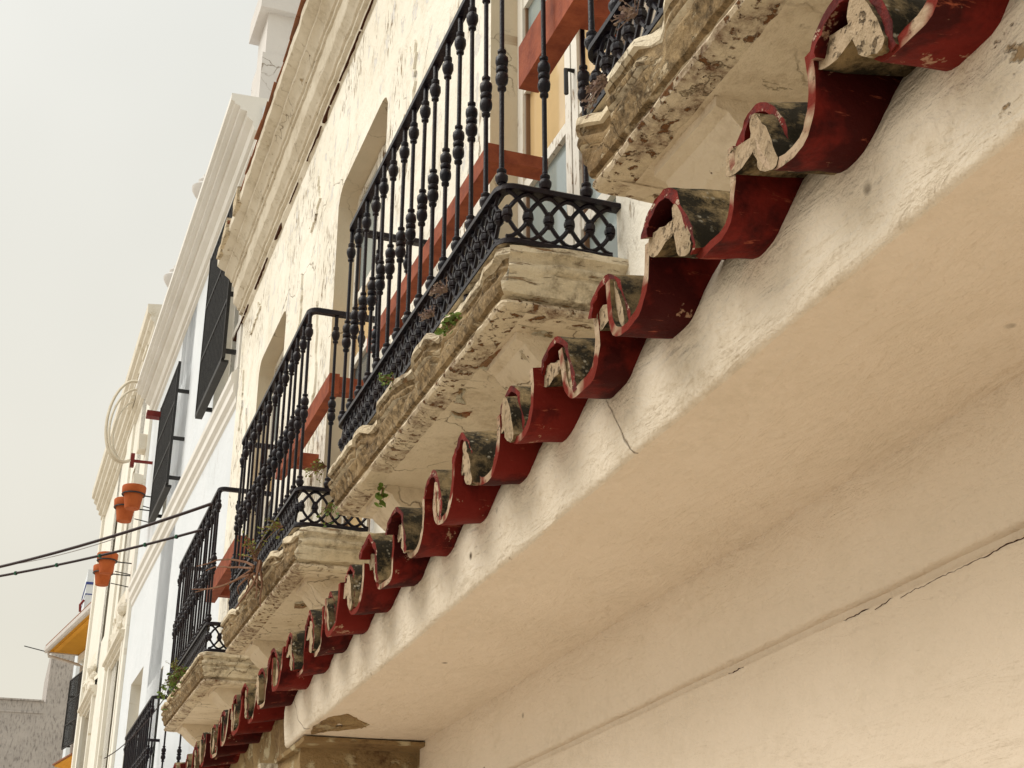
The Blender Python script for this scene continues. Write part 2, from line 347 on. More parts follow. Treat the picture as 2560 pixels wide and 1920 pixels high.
def door(face, parent, t0, t1, z0, z1, o, panes, seed):
    rnd = random.Random(seed); m = MB(); mid = (t0 + t1) / 2 + .02
    st = [(t0, t0 + .055), (mid - .055, mid - .006), (mid + .006, mid + .055), (t1 - .055, t1)]
    for a, c in st: face.box(m, a, c, o, o + .04, z0, z1)
    d = m.build('door', 'white_wood', parent)
    zs = [z0, z0 + .42, z0 + .86, z0 + 1.29, z0 + 1.69, z1 - .05]
    for lo, hi in ((st[0][1], st[1][0]), (st[2][1], st[3][0])):
        for z in zs: r = MB(); face.box(r, lo, hi, o + .003, o + .035, z, z + .045); r.build('rail', 'white_wood', d)
        for q in (lo, hi - .009): bd = MB(); face.box(bd, q, q + .009, o + .005, o + .028, z0, z1); bd.build('glazing_bead', 'brown_bead', d)
    for k, (lo, hi) in enumerate(((st[0][1], st[1][0]), (st[2][1], st[3][0]))):
        for i in range(5):
            p = MB(); tl = rnd.uniform(-.006, .006); a, c, z2, z3 = lo + .009, hi - .009, zs[i] + .045, zs[i + 1]
            p.hexa([face(a, o + .012 + tl, z2), face(c, o + .012 - tl, z2), face(c, o + .016 - tl, z2), face(a, o + .016 + tl, z2), face(a, o + .012 + tl * .3, z3), face(c, o + .012 - tl, z3), face(c, o + .016 - tl, z3), face(a, o + .016 + tl * .3, z3)])
            p.build('pane', panes[(i + k * 2) % len(panes)], d)
    h = MB(); h.tube([face(mid - .03, o + .04, z0 + 1.05), face(mid - .03, o + .07, z0 + 1.05), face(mid - .03, o + .07, z0 + .95)], .008, 6); h.build('handle', 'old_iron', d)
    return d
for i, (a, b_) in enumerate(OPEN):
    door(H, house, a + .001, b_ - .001, 1.745, 4.165, -.15, ['pane_yellow', 'pane_grey', 'pane_yellow', 'pane_grey', 'pane_dark'] if i != 1 else ['pane_grey', 'pane_grey', 'pane_yellow', 'pane_grey', 'pane_yellow'], 5 + i)
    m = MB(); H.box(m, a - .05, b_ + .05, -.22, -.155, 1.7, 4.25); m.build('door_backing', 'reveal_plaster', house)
# red timber frames standing out over the balcony doors
def timber(t0, t1, o0, o1, z0, z1, ret=()):
    m = MB(); H.box(m, t0, t1, o0, o1, z0, z1); f = m.build('timber_frame', 'timber', house)
    for a in ret:
        m = MB(); H.box(m, a, a + .07, -.02, o0 - .001, z0 + .012, z1 - .012); m.build('return_arm', 'timber', f)
timber(1.0, 3.27, .125, .19, 2.47, 2.625, (1.1, 2.88))
timber(3.56, 5.15, .14, .19, 2.385, 2.455, (3.565, 4.9))
timber(5.9, 7.25, .14, .19, 2.50, 2.60, (5.905, 7.0))
timber(8.6, 9.9, .125, .19, 2.42, 2.56, (8.605, 9.7))

# ---- balcony slabs with their mouldings, parts of the house
SLAB = [(-.006, 1.760), (.004, 1.752), (.006, 1.730), (-.004, 1.724), (-.012, 1.716), (-.012, 1.704), (-.002, 1.698), (.001, 1.688), (-.004, 1.676), (-.016, 1.670), (-.016, 1.662), (-.008, 1.656), (-.008, 1.644), (-.018, 1.630), (-.022, 1.612), (-.026, 1.598), (-.040, 1.594), (-.050, 1.588)]
plaster('soffit_border', (.70, .60, .45), (.60, .49, .34), stain=(.12, .05, .025), sl=(.44, .58), flake=(.17, .08, .035), fl=(.56, .62), flscale=(40, 34, 34), flmask=(.36, .52), crack=(4, .02, .45, .55), bump=1.)
UNDER = [(-.050, 1.588), (-.050, 1.580), (-.034, 1.577), (-.030, 1.566), (-.036, 1.556), (-.052, 1.552), (-.075, 1.5510), (-.105, 1.5505)]
SLAB = [(o_, 1.748 - (1.760 - z_) * .88) for o_, z_ in SLAB]; UNDER = [(o_, 1.748 - (1.760 - z_) * .88) for o_, z_ in UNDER]
def upath(xf, y0, y1, xw, r, off, step=.03):
    xf -= off; y0 -= off; y1 += off; P = []
    def seg(a, b):
        n = max(2, int(math.hypot(b[0] - a[0], b[1] - a[1]) / step))
        for i in range(n): P.append((a[0] + (b[0] - a[0]) * i / n, a[1] + (b[1] - a[1]) * i / n))
    r = max(.012, r + off)
    seg((xw, y0), (xf + r, y0))
    for i in range(8):
        a = math.pi / 2 * i / 8; P.append((xf + r - r * math.sin(a), y0 + r - r * math.cos(a)))
    seg((xf, y0 + r), (xf, y1 - r))
    for i in range(8):
        a = math.pi / 2 * i / 8; P.append((xf + r - r * math.cos(a), y1 - r + r * math.sin(a)))
    seg((xf + r, y1), (xw, y1)); P.append((xw, y1)); return P
def slab(y0, y1, seed, broken=0):
    xf, ya, yb = 1.012, y0 - .045, y1 + .035
    base = upath(xf, ya, yb, 1.42, .05, 0); n = len(base)
    def ring(off, z):
        out = []
        # inward normal offset of the base path so that every ring keeps the same count
        for i, (x, y) in enumerate(base):
            a = base[max(0, i - 1)]; c = base[min(n - 1, i + 1)]; d = Vector((c[0] - a[0], c[1] - a[1])).normalized()
            nx, ny = -d.y, d.x      # points into the slab or out of it
            if i < 5 or i > n - 6: nx = 0
            out.append((x + nx * off, y + ny * off, z))
        return out
    mid = n // 2; a = base[mid - 1]; c = base[mid + 1]; d = Vector((c[0] - a[0], c[1] - a[1])).normalized(); sg = 1 if -d.y < 0 else -1
    def weather(m):
        m.rough(.0040, 24, seed)
        for p in m.v:      # bites out of the outer edge
            q = noise.noise(Vector((p.x * 6 + seed, p.y * 6, 3.3)))
            if q > .13 and p.x < 1.25 and p.z > 1.635:
                e = min(.03, (q - .13) * .13); p.z += e if p.z < 1.66 else -e * .6
                if p.x < 1.05: p.x += e
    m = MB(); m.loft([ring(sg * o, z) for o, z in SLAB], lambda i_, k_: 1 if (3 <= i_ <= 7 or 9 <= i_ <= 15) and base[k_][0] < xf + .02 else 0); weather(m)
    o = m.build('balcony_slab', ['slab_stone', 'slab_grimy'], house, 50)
    top = MB(); top.add(ring(sg * -.02, 1.7425), [tuple(range(n))]); top.build('slab_top', 'slab_stone', o)
    so_ = MB(); so_.loft([ring(sg * o_, z) for o_, z in UNDER], 1); so_.rough(.0040, 24, seed)
    k_ = [v_.copy() for v_ in so_.v[-n:]]; so_.loft([k_, [Vector((1.412, min(max(p.y, ya + .05), yb - .05), 1.5637)) for p in k_]])
    so_.build('soffit', ['soffit_plaster', 'soffit_border'], o, 40)
    return o
def corbel(parent, ya, yb, seed):
    prof = [(.26, 1.5545), (.262, 1.53), (.235, 1.52), (.225, 1.505), (.19, 1.47), (.13, 1.43), (.085, 1.40), (.075, 1.37), (.09, 1.345), (.085, 1.315), (.055, 1.295), (.02, 1.30), (-.02, 1.30), (-.02, 1.5545)]
    m = MB(); m.loft([[(1.39 - o, y, z + .011) for o, z in prof] for y in (ya, (ya + yb) / 2, yb)], 0, closed=True, caps=True); m.rough(.004, 12, seed)
    c = m.build('corbel', 'soffit_plaster', parent)
    m = MB()
    for i in range(7):
        a = i * .9; m.lathe((1.39 - .09 + .022 * math.cos(a), (ya + yb) / 2 + .05 * math.sin(a * 1.7), 1.325 + .014 * i - .04), [(.004, -.018), (.024, -.008), (.026, .006), (.006, .02)], 8)
    m.build('scroll', 'soffit_plaster', c, 40)
slabs = []
for i, (a, b_) in enumerate(BAL):
    s_ = slab(a, b_, 3.7 * i + 1); slabs.append(s_)
    corbel(s_, a + .12, a + .36, i); corbel(s_, b_ - .42, b_ - .14, i + 9)
def rough_plate(pts, f, z, th, seed, amp=.006):
    rnd = random.Random(seed); P = []
    for i, (x, y) in enumerate(pts):
        a = pts[(i + 1) % len(pts)]
        for k in range(6): u = k / 6; P.append((x + (a[0] - x) * u + rnd.uniform(-amp, amp) * .8, y + (a[1] - y) * u + rnd.uniform(-amp, amp)))
    n = len(P); cx = sum(p[0] for p in P) / n; cy = sum(p[1] for p in P) / n; m = MB(); rings = [[f(x, y, z + th) for x, y in P]]
    for q in (1, .85, .65, .4, .15): rings.append([f(cx + (x - cx) * q, cy + (y - cy) * q, z + rnd.uniform(-amp, amp) * .5) for x, y in P])
    m.loft([r + [r[0]] for r in rings]); return m
def soffit_patch(parent, pts, mat='patch_stone', z=1.5595):
    rough_plate(pts, lambda x, y, z_: Vector((x, y, z_)), z, .008, int(pts[0][0] * 999), .004).build('soffit_patch', mat, parent)
soffit_patch(slabs[1], [(1.112, 3.368), (1.115, 3.302), (1.13, 3.224), (1.139, 3.12), (1.169, 3.109), (1.201, 3.073), (1.245, 3.112), (1.324, 3.336), (1.254, 3.361), (1.194, 3.366)])
soffit_patch(slabs[1], [(1.127, 3.642), (1.11, 3.539), (1.125, 3.528), (1.134, 3.59), (1.164, 3.641)])
soffit_patch(slabs[1], [(1.136, 3.707), (1.164, 3.723), (1.199, 3.685), (1.199, 3.742), (1.167, 3.761)])
soffit_patch(slabs[2], [(1.17, 6.25), (1.22, 6.2), (1.25, 6.24), (1.23, 6.34), (1.19, 6.36)], 'patch_stone')

# ------------------------------------------------------------------ iron railings
ZT, ZM, ZB, XR = 2.79, 1.94, 1.775, 1.05
bp = [(.0085, 0), (.0085, .004), (.012, .006), (.0165, .018), (.0165, .026), (.010, .036), (.0125, .040), (.0125, .046), (.0075, .052), (.0068, .10), (.0068, .298), (.009, .300), (.0115, .304), (.0115, .311), (.0085, .314), (.0095, .318), (.0160, .330), (.0172, .342), (.0150, .354), (.0105, .360), (.0150, .364), (.0160, .370), (.0150, .376), (.0105, .380), (.0150, .386), (.0172, .398), (.0160, .410), (.0095, .420), (.0085, .424), (.0115, .428), (.0115, .434), (.0068, .438), (.0068, .700), (.0115, .703), (.0115, .710), (.0085, .714), (.0125, .720), (.0175, .738), (.0170, .752), (.0105, .764), (.0125, .768), (.0125, .780), (.0085, .785), (.0085, .838)]
bp = [(r_ * (1.12 if r_ > .009 else 1.06), z_) for r_, z_ in bp]
mb = MB(); mb.lathe((0, 0, 0), bp, 10); BALM = local_mesh(mb, 'baluster', ['black_iron'], 40)
def rail_bar(mb, path, wd, z0, z1, mi=0):
    n = len(path); rings = []
    for i, (x, y) in enumerate(path):
        a = path[max(0, i - 1)]; c = path[min(n - 1, i + 1)]; d = Vector((c[0] - a[0], c[1] - a[1])).normalized(); nx, ny = -d.y * wd / 2, d.x * wd / 2
        rings.append([(x - nx, y - ny, z0), (x + nx, y + ny, z0), (x + nx, y + ny, z1 - .006), (x + nx * .6, y + ny * .6, z1), (x - nx * .6, y - ny * .6, z1), (x - nx, y - ny, z1 - .006)])
    mb.loft(rings, mi, closed=True, caps=True)
def frieze(p0, p1, n, za, zb):       # interlaced arches between two rails
    m = MB(); p0 = Vector(p0); p1 = Vector(p1); L = (p1 - p0).length; d = (p1 - p0) / L; pit = L / n; ha = (zb - za) * .43
    def at(s, z): q = p0 + d * s; return (q.x, q.y, z)
    for j in range(n + 1):
        s = j * pit
        for k, sgn in ((0, 1), (1, -1)):
            pts = []
            for i in range(13):
                a = math.pi * i / 12; q = s - pit * math.cos(a)
                if q < -.001 or q > L + .001: continue
                z = (zb - ha if k == 0 else za + ha) + sgn * ha * .97 * (1 - abs(math.cos(a)) ** 1.7)
                pts.append(at(q, z))
            if len(pts) > 2: m.tube(pts, .0064, 5)
        if 0 < j < n or True:
            c = (za + zb) / 2; x, y, _ = at(s, 0); h = (zb - za) / 2 - ha
            m.lathe((x, y, c), [(.004, -h - .016), (.0135, -h - .004), (.0085, -h + .006), (.008, -.012), (.015, -.008), (.0165, 0), (.015, .008), (.008, .012), (.0085, h - .006), (.0135, h + .004), (.004, h + .016)], 7)
            m.box(x - .004, x + .004, y - .004, y + .004, zb - .008, zb + .004); m.box(x - .004, x + .004, y - .004, y + .004, za - .004, za + .008)
    return m
def railing(y0, y1, label, group, xr=XR, xw=1.392, zt=ZT, zm=ZM, zb=ZB, rising=0):
    root = empty('balcony_railing', (xr, (y0 + y1) / 2, zb), label, 'railing', group)
    P = upath(xr, y0, y1, xw, .035, 0, .2)
    m = MB(); rail_bar(m, P, .030, zt, zt + .026); m.build('top_rail', 'black_iron', root, 30)
    m = MB(); rail_bar(m, P, .034, zm - .020, zm); m.build('middle_rail', 'black_iron', root, 30)
    P2 = upath(xr, y0, y1, xw - .03, .035, 0, .2)
    m = MB(); rail_bar(m, P2, .026, zb - .018, zb); m.build('bottom_rail', 'black_iron', root, 30)
    sz = (zt - zm) / .838 * 1.0
    n = round((y1 - y0) / .14)
    for i in range(n + 1):
        inst(BALM, 'baluster', root, (xr, y0 + .012 + (y1 - y0 - .024) * i / n, zm - .001), (random.uniform(-.006, .006), random.uniform(-.006, .006), 0), (1, 1, sz))
    for yy in (y0, y1):
        for k in (1, 2): inst(BALM, 'baluster', root, (xr + .122 * k, yy, zm - .001), (0, 0, 0), (1, 1, sz))
    frieze((xr, y0 + .03, 0), (xr, y1 - .03, 0), max(4, round((y1 - y0) / .061)), zb, zm - .020).build('front_frieze', 'black_iron', root, 40)
    for yy in (y0, y1): frieze((xr + .012, yy, 0), (xw - .03, yy, 0), 5, zb, zm - .020).build('side_frieze', 'black_iron', root, 40)
    for yy in (y0 + .3, (y0 + y1) / 2, y1 - .3):
        f = MB(); f.lathe((xr, yy, zb - .03), [(.012, -.02), (.012, 0), (.007, .004), (.007, .02)], 6); f.build('foot', 'black_iron', root)
    for yy in (y0, y1):
        f = MB(); f.lathe((xr + .22, yy, zb - .03), [(.012, -.02), (.012, 0), (.007, .004), (.007, .02)], 6); f.build('foot', 'black_iron', root)
    return root
G = 'iron railings along the upper floor of the cream house'
railing(*BAL[0], 'black iron balcony railing cut off by the top edge, nearest, above the large tiles', G)
railing(*BAL[1], 'large black iron balcony railing with lattice side panel in the middle of the picture', G)
railing(*BAL[2], 'black iron balcony railing with dry twigs caught at its foot', G)
railing(*BAL[3], 'black iron balcony railing where the overhead cables end, farthest on the cream house', G)

# ------------------------------------------------------------------ ground floor front with the tile eave; it leans and runs downhill
EA, EB = .0195, .0449
def E(x, y, z): return Vector((x - EA * y, y, z - EB * y))
front = empty('ground_floor_front', (1.3, 2, -CH), 'tan plastered ground floor front with deep soffit and red tiled eave', 'shop front')
YA, YB = -2.2, 4.55
def esweep(prof, y0, y1, step=.06, amp=0, sc=6, seed=0, closed=True):
    m = MB(); n = int((y1 - y0) / step); m.loft([[E(x, y0 + (y1 - y0) * i / n, z) for x, z in prof] for i in range(n + 1)], 0, closed=closed, caps=closed)
    if amp: m.rough(amp, sc, seed)
    return m
# lintel beam: front face, rounded lower arris, soffit
esweep([(1.30, 1.11), (.985, 1.10), (.968, 1.08), (.952, 1.052), (.938, 1.02), (.930, .995), (.927, .97), (.929, .93), (.933, .89), (.936, .866), (.940, .8585), (.946, .857)], YA, YB, .03, .0035, 6, 0, False).build('lintel_beam', 'beam_plaster', front, 50)
esweep([(.946, .857), (.96, .857), (1.05, .857), (1.15, .857), (1.25, .857), (1.352, .857), (1.40, .857)], YA, YB, .03, .0035, 6, 0, False).build('soffit', 'front_plaster', front, 50)
m = esweep([(1.344, .870), (1.344, .655), (1.349, .650), (1.360, .646), (1.362, .634), (1.352, .629), (1.345, .626), (1.345, -.9), (1.40, -.9), (1.40, .870)], YA, 4.38, .04, .0022, 5, 3); m.build('wall', 'front_plaster', front, 50)
m = MB(); m.box(1.30, 1.40, YA, 4.2, -CH, -.85); m.build('plinth', 'front_plaster', front)
# crack that follows the groove
rnd = random.Random(4)
for y0_, y1_, hw in ((1.40, 1.66, .0009), (1.655, 1.80, .0006), (1.82, 1.87, .0005), (1.885, 1.96, .0005), (2.3, 2.36, .0008)):
    m = MB(); k = int((y1_ - y0_) / .008) + 3; rs = []; zc = .6245
    for i in range(k + 1):
        y = y0_ + (y1_ - y0_) * i / k; zc = .6235 + (zc - .6235) * .8 + rnd.uniform(-.0018, .0016); e = hw * rnd.uniform(.3, 1.1) * min(1, (i + .2) / 3, (k - i + .2) / 3)
        rs.append([E(1.36, y, zc - e), E(1.3437, y, zc - e), E(1.3437, y, zc + e), E(1.36, y, zc + e)])
    m.loft(rs, 0, closed=True, caps=True); m.build('groove_crack', 'dark_joint', front)
# far end: broken lintel, rough masonry and a transverse pier
m = esweep([(.975, 1.07), (.965, .99), (.972, .9), (.965, .8), (.985, .66), (.97, .5), (.985, .3), (1.40, .3), (1.40, 1.07)], 4.44, 9.2, .05, .016, 7, 5); m.build('rough_masonry', 'rough_stone', front)
m = esweep([(.945, .852), (.95, .84), (1.385, .84), (1.385, .852)], 4.32, 4.75, .05, .004, 9, 2); m.build('soffit_scar', 'rough_stone', front)
m = MB(); m.hexa([E(.90, 4.77, .2), E(1.37, 4.77, .2), E(1.37, 5.1, .2), E(.90, 5.1, .2), E(.90, 4.77, .838), E(1.37, 4.77, .838), E(1.37, 5.1, .838), E(.90, 5.1, .838)]); m.build('pier', 'rough_stone', front)
m = MB(); n = 16
prev = None
rs = []
for i in range(n + 1):
    x = .90 + .46 * i / n; rs.append([E(x, 4.73 + random.uniform(-.02, .02), .80 + random.uniform(-.015, .01)), E(x, 4.76, .842), E(x, 4.80, .842), E(x, 4.80, .78)])
m.loft(rs, 0, closed=True, caps=True); m.build('pier_ledge', 'mortar', front)
m = MB(); m.hexa([E(1.352, 4.385, -.9), E(1.40, 4.385, -.9), E(1.40, 4.8, -.9), E(1.352, 4.8, -.9), E(1.352, 4.385, .838), E(1.40, 4.385, .838), E(1.40, 4.8, .838), E(1.352, 4.8, .838)]); m.build('jamb', 'rough_stone', front)
# scar of missing plaster on the soffit near its end
pts = [(.96, 4.05), (1.0, 3.98), (1.06, 4.06), (1.10, 4.12), (1.09, 4.16), (1.0, 4.24), (.965, 4.30), (.95, 4.2)]
rough_plate(pts, E, .853, .006, 8, .006).build('soffit_patch', 'rough_stone', front)
# roof bed and tiles
m = esweep([(.99, 1.062), (1.42, 1.135), (1.42, 1.20), (.99, 1.125)], YA, 9.2, .4); eave = m.build('tile_eave', 'mortar', front)
def arc_tile(hw, top, spring, th, up, ex):   # U or inverted U section in (y, z); x = 0 at the free end
    N = 16; o_, i_ = [], []
    def sp(w_, h_):
        out_ = []
        for k in range(N + 1):
            a = math.pi * k / N; ca, sa = math.cos(a), math.sin(a)
            out_.append((-w_ * math.copysign(abs(ca) ** (2 / ex), ca), spring + h_ * sa ** (2 / ex)))
        return out_
    h = top - spring; o_ = sp(hw, h); i_ = sp(hw - th, h - (th if up else -th))
    sec = o_ + i_[::-1]; nS = len(sec); rings = []
    for x in (0, .012, .03, .06, .1, .2, .42): rings.append([(x, y * (1 - .10 * x / .42), z + x * .17) for y, z in sec])
    mi = []
    for k in range(nS):
        if k < N: mi.append(1 if up else 0)        # outer surface
        elif k == N or k == nS - 1: mi.append(2)   # long edges
        else: mi.append(0 if up else 1)            # inner surface
    m = MB(); m.loft(rings, mi, closed=True, caps=2)
    return m
TM = ['tile_paint', 'tile_lichen', 'tile_clay', 'tile_rim']
b = NB('tile_rim'); c = b.mix(b.ramp(b.noise(24, 4, .7), .42, .6), (.17, .016, .010), (.075, .010, .008)); c = b.mix(b.ramp(b.noise(40, 4, .75), .60, .64), c, (.42, .31, .22)); b.bump(b.noise(90, 5, .7), .8, .006); MAT['tile_rim'] = b.done(c, .8, .15)
def smooth_path(P, n):
    out_ = []
    for i in range(len(P) - 1):
        p0, p1, p2, p3 = P[max(0, i - 1)], P[i], P[i + 1], P[min(len(P) - 1, i + 2)]
        for k in range(n):
            t = k / n; out_.append(tuple(.5 * (2 * p1[q] + (p2[q] - p0[q]) * t + (2 * p0[q] - 5 * p1[q] + 4 * p2[q] - p3[q]) * t * t + (3 * p1[q] - p0[q] - 3 * p2[q] + p3[q]) * t ** 3) for q in (0, 1)))
    return out_ + [P[-1]]
def cover_tile(rr):
    j_ = lambda a: a + rr.uniform(-.004, .004)
    P = smooth_path([(j_(.004), -.166), (j_(.010), -.132), (j_(.022), j_(-.092)), (.044, j_(-.052)), (.078, j_(-.030)), (.116, j_(-.036)), (.143, j_(-.050)), (j_(.154), -.074)], 3)
    th = rr.uniform(.011, .016); I = []
    for i, p in enumerate(P):
        a = P[max(0, i - 1)]; c = P[min(len(P) - 1, i + 1)]; d = Vector((c[0] - a[0], c[1] - a[1])).normalized(); I.append((p[0] + d.y * th, p[1] - d.x * th))
    sec = P + I[::-1]; N = len(P); nS = len(sec)
    mi = [1] * (N - 1) + [2] + [0] * (N - 1) + [2]
    m = MB(); m.loft([[(x + (rr.uniform(-.002, .002) if x < .001 else 0), y, z + x * .17) for y, z in sec] for x in (0, .012, .03, .06, .1, .2, .42)], mi, closed=True, caps=3); return m
CAN, COV = [], []
for q in range(9):
    rr = random.Random(q)
    m = arc_tile(.074 + rr.uniform(-.004, .003), -.181, -.064 + rr.uniform(-.006, .004), rr.uniform(.012, .018), False, rr.uniform(2.6, 3.4))
    for v_ in m.v: v_.y -= .012
    m.rough(.0040, 17, q * 3.3); CAN.append(local_mesh(m, 'canal_tile', TM, 35))
    m = cover_tile(rr); m.rough(.0036, 17, q * 5.1 + 20); COV.append(local_mesh(m, 'cover_tile', TM, 35))
def plug(poly, xs, seed, name):
    P = smooth_path(poly + [poly[0]], 3)[:-1]; m = MB(); m.loft([[(x, y, z + x * .17) for y, z in P] for x in xs], 1, closed=True, caps=2); m.rough(.0045, 38, seed); return local_mesh(m, name, ['tile_clay', 'tile_lichen', 'packed_mortar'], 35)
# mortar packed behind the standing edge of a cover, and the bed under its other edge
BEDA = [plug([(.012, -.158), (.020, -.125), (.031, -.092), (.050, -.064), (.064, -.074), (.0665, -.105), (.060, -.142), (.042, -.160), (.022, -.167)], (-.003 + q * .003, .02, .08, .3), q * 7.7, 'mortar_fill') for q in range(5)]
BEDB = [plug([(.062, -.100), (.100, -.106), (.142, -.103), (.156, -.088), (.154, -.066), (.130, -.066), (.095, -.076), (.066, -.086)], (.007 + q * .004, .045, .12, .3), q * 3.1 + 40, 'mortar_bed') for q in range(5)]
ang = math.atan2(EB, 1)
for k in range(-5, 33):
    rr = random.Random(100 + k)
    yc = 1.022 + .23 * k + rr.uniform(-.009, .009)
    xo = []
    for kind, ms in (('canal_tile', CAN), ('cover_tile', COV)):
        xo.append(rr.uniform(-.014, .012)); p = E(.8425 + xo[-1], yc + rr.uniform(-.004, .004), 1.1455 + rr.uniform(-.005, .005))
        inst(ms[rr.randrange(9)], kind, eave, p, (-ang + rr.uniform(-.05, .05), rr.uniform(-.03, .03), math.atan(EA) + rr.uniform(-.06, .06)))
    p = E(.8425 + min(xo) - .003, yc, 1.1455)
    inst(BEDA[k % 5], 'mortar_fill', eave, p, (-ang, 0, 0))
    inst(BEDB[(k + rr.randrange(5)) % 5], 'mortar_bed', eave, p, (-ang + rr.uniform(-.03, .03), 0, 0))

# ------------------------------------------------------------------ white house
W = Face(1.405, 10.6, -.0197, 1)
white = empty('white_house', (1.35, 14, -CH), 'white rendered house with moulded cornice and tall dark window grilles beyond the cream house', 'house')
mb = MB(); W.wall(mb, .0, 7.55, -CH, 7.22, [(.2, 1.55, 4.62, 6.5, .0), (3.6, 5.05, 4.6, 6.2, .0), (3.4, 4.7, 1.3, 2.75, 0), (5.3, 6.5, -.4, 3.1, 0)], .16, 0, 1, back=5)
mb.build('wall', ['white_plaster', 'ornate_plaster'], white)
for (a, c, z0, z1) in ((.2, 1.55, 4.62, 6.5), (3.6, 5.05, 4.6, 6.2), (3.4, 4.7, 1.3, 2.75), (5.3, 6.5, -.4, 3.1)):
    m = MB(); W.box(m, a - .05, c + .05, -.2, -.165, z0 - .05, z1 + .05); wn = m.build('window', 'pane_dark', white)
    m = MB(); mid = (a + c) / 2
    for t in (a, mid - .03, c - .06): W.box(m, t, t + .06, -.164, -.12, z0, z1)
    for z in (z0, (z0 + z1) / 2, z1 - .06): W.box(m, a + .06, mid - .03, -.162, -.125, z, z + .06); W.box(m, mid + .03, c - .06, -.162, -.125, z, z + .06)
    m.build('frame', 'white_wood', wn)
WC = [(0, 6.90), (.03, 6.92), (.03, 6.97), (.06, 6.98), (.075, 7.03), (.075, 7.06), (.13, 7.10), (.14, 7.12), (.14, 7.16), (.20, 7.165), (.205, 7.20), (.25, 7.215), (.26, 7.24), (.29, 7.25), (.29, 7.32), (-.1, 7.34), (-.1, 6.9)]
m = MB(); W.sweep(m, WC, .04, 7.4, .5); m.build('cornice', 'white_trim', white)
SC = [(0, 4.28), (.02, 4.30), (.02, 4.36), (.05, 4.39), (.05, 4.47), (.075, 4.50), (.075, 4.56), (.03, 4.60), (-.02, 4.60), (-.02, 4.28)]
m = MB(); W.sweep(m, SC, .02, 7.5, .5); m.build('string_course', 'white_trim', white)
m = MB(); W.box(m, .02, .20, .0, .03, 4.62, 6.9); m.build('pilaster', 'white_trim', white)
# parapet pier with cap
m = MB(); W.box(m, .55, 1.1, -.62, -.03, 7.3, 8.22); W.box(m, .58, 1.07, -.59, -.06, 8.22, 8.72); pier = m.build('parapet_pier', 'pier_plaster', white)
m = MB(); W.box(m, .50, 1.15, -.68, .03, 8.72, 8.98); W.box(m, .56, 1.09, -.62, -.03, 8.98, 9.2); m.build('cap', 'pier_plaster', pier)
m = MB(); W.box(m, 1.1, 7.4, -.35, -.12, 7.3, 7.66); m.build('parapet', 'white_plaster', white)
m = MB(); W.box(m, 1.1, 7.4, -.37, -.10, 7.66, 7.69); m.build('parapet_coping', 'roof_clay', white)
def urn(face, t, o, z, parent):
    m = MB(); c = face(t, o, z); m.lathe(c, [(r_ * 1.1, z_ * 1.1) for r_, z_ in [(.07, 0), (.07, .03), (.03, .05), (.025, .10), (.07, .16), (.105, .22), (.11, .26), (.085, .28), (.05, .31), (.055, .34), (.02, .38), (.012, .41)]], 14); m.build('urn_finial', 'pier_plaster', parent, 40)
for t in (2.3, 4.5): urn(W, t, .21, 7.325, white)
def grille(face, parent, t0, t1, z0, z1, o, n, mat, wall=0, chain=None):
    m = MB(); r = .012
    for z in (z0, z1 - .03, z0 + (z1 - z0) * .33, z0 + (z1 - z0) * .66): face.box(m, t0, t1, o - r, o + r, z, z + .028)
    for t in (t0, t1): face.box(m, t - .012, t + .012, o - r * 1.2, o + r * 1.2, z0, z1)
    g_ = m.build('window_grille', mat, parent)
    for i in range(n):
        t = t0 + (t1 - t0) * (i + .5) / n; b_ = MB(); b_.tube([face(t, o, z0 - .01), face(t, o, z1 + .01)], .009, 6); b_.build('bar', mat, g_)
    for z in (z0 + .06, z0 + (z1 - z0) * .36, z0 + (z1 - z0) * .75):
        for t in (t0 + .02, t1 - .02):
            b_ = MB(); face.box(b_, t - .016, t + .016, wall - .02, o - r - .001, z, z + .035); b_.build('bracket', mat, g_)
    return g_
g1 = grille(W, white, .16, 1.60, 4.74, 6.42, .135, 16, 'old_iron')
g2 = grille(W, white, 3.55, 5.02, 4.70, 6.12, .135, 16, 'old_iron')
for gg, t0, t1, z0 in ((g1, .16, 1.6, 4.74), (g2, 3.55, 5.02, 4.70)):
    m = MB(); W.box(m, t0 + .02, t1 - .02, .085, .15, z0 - .03, z0 - .004); m.build('shelf', 'old_iron', gg)
m = MB(); W.box(m, 5.0, 5.12, .02, .30, 6.0, 6.07); m.build('red_stub', 'rust_red', white)
# low balcony of the white house
railing(11.35, 13.7, 'small lower black iron railing at the bottom edge, in front of the white house', None, 1.03, 1.40, 1.96, 1.2, 1.05)
m = MB(); W.box(m, .7, 3.15, .0, .42, .93, 1.02); m.build('balcony_slab', 'white_plaster', white)

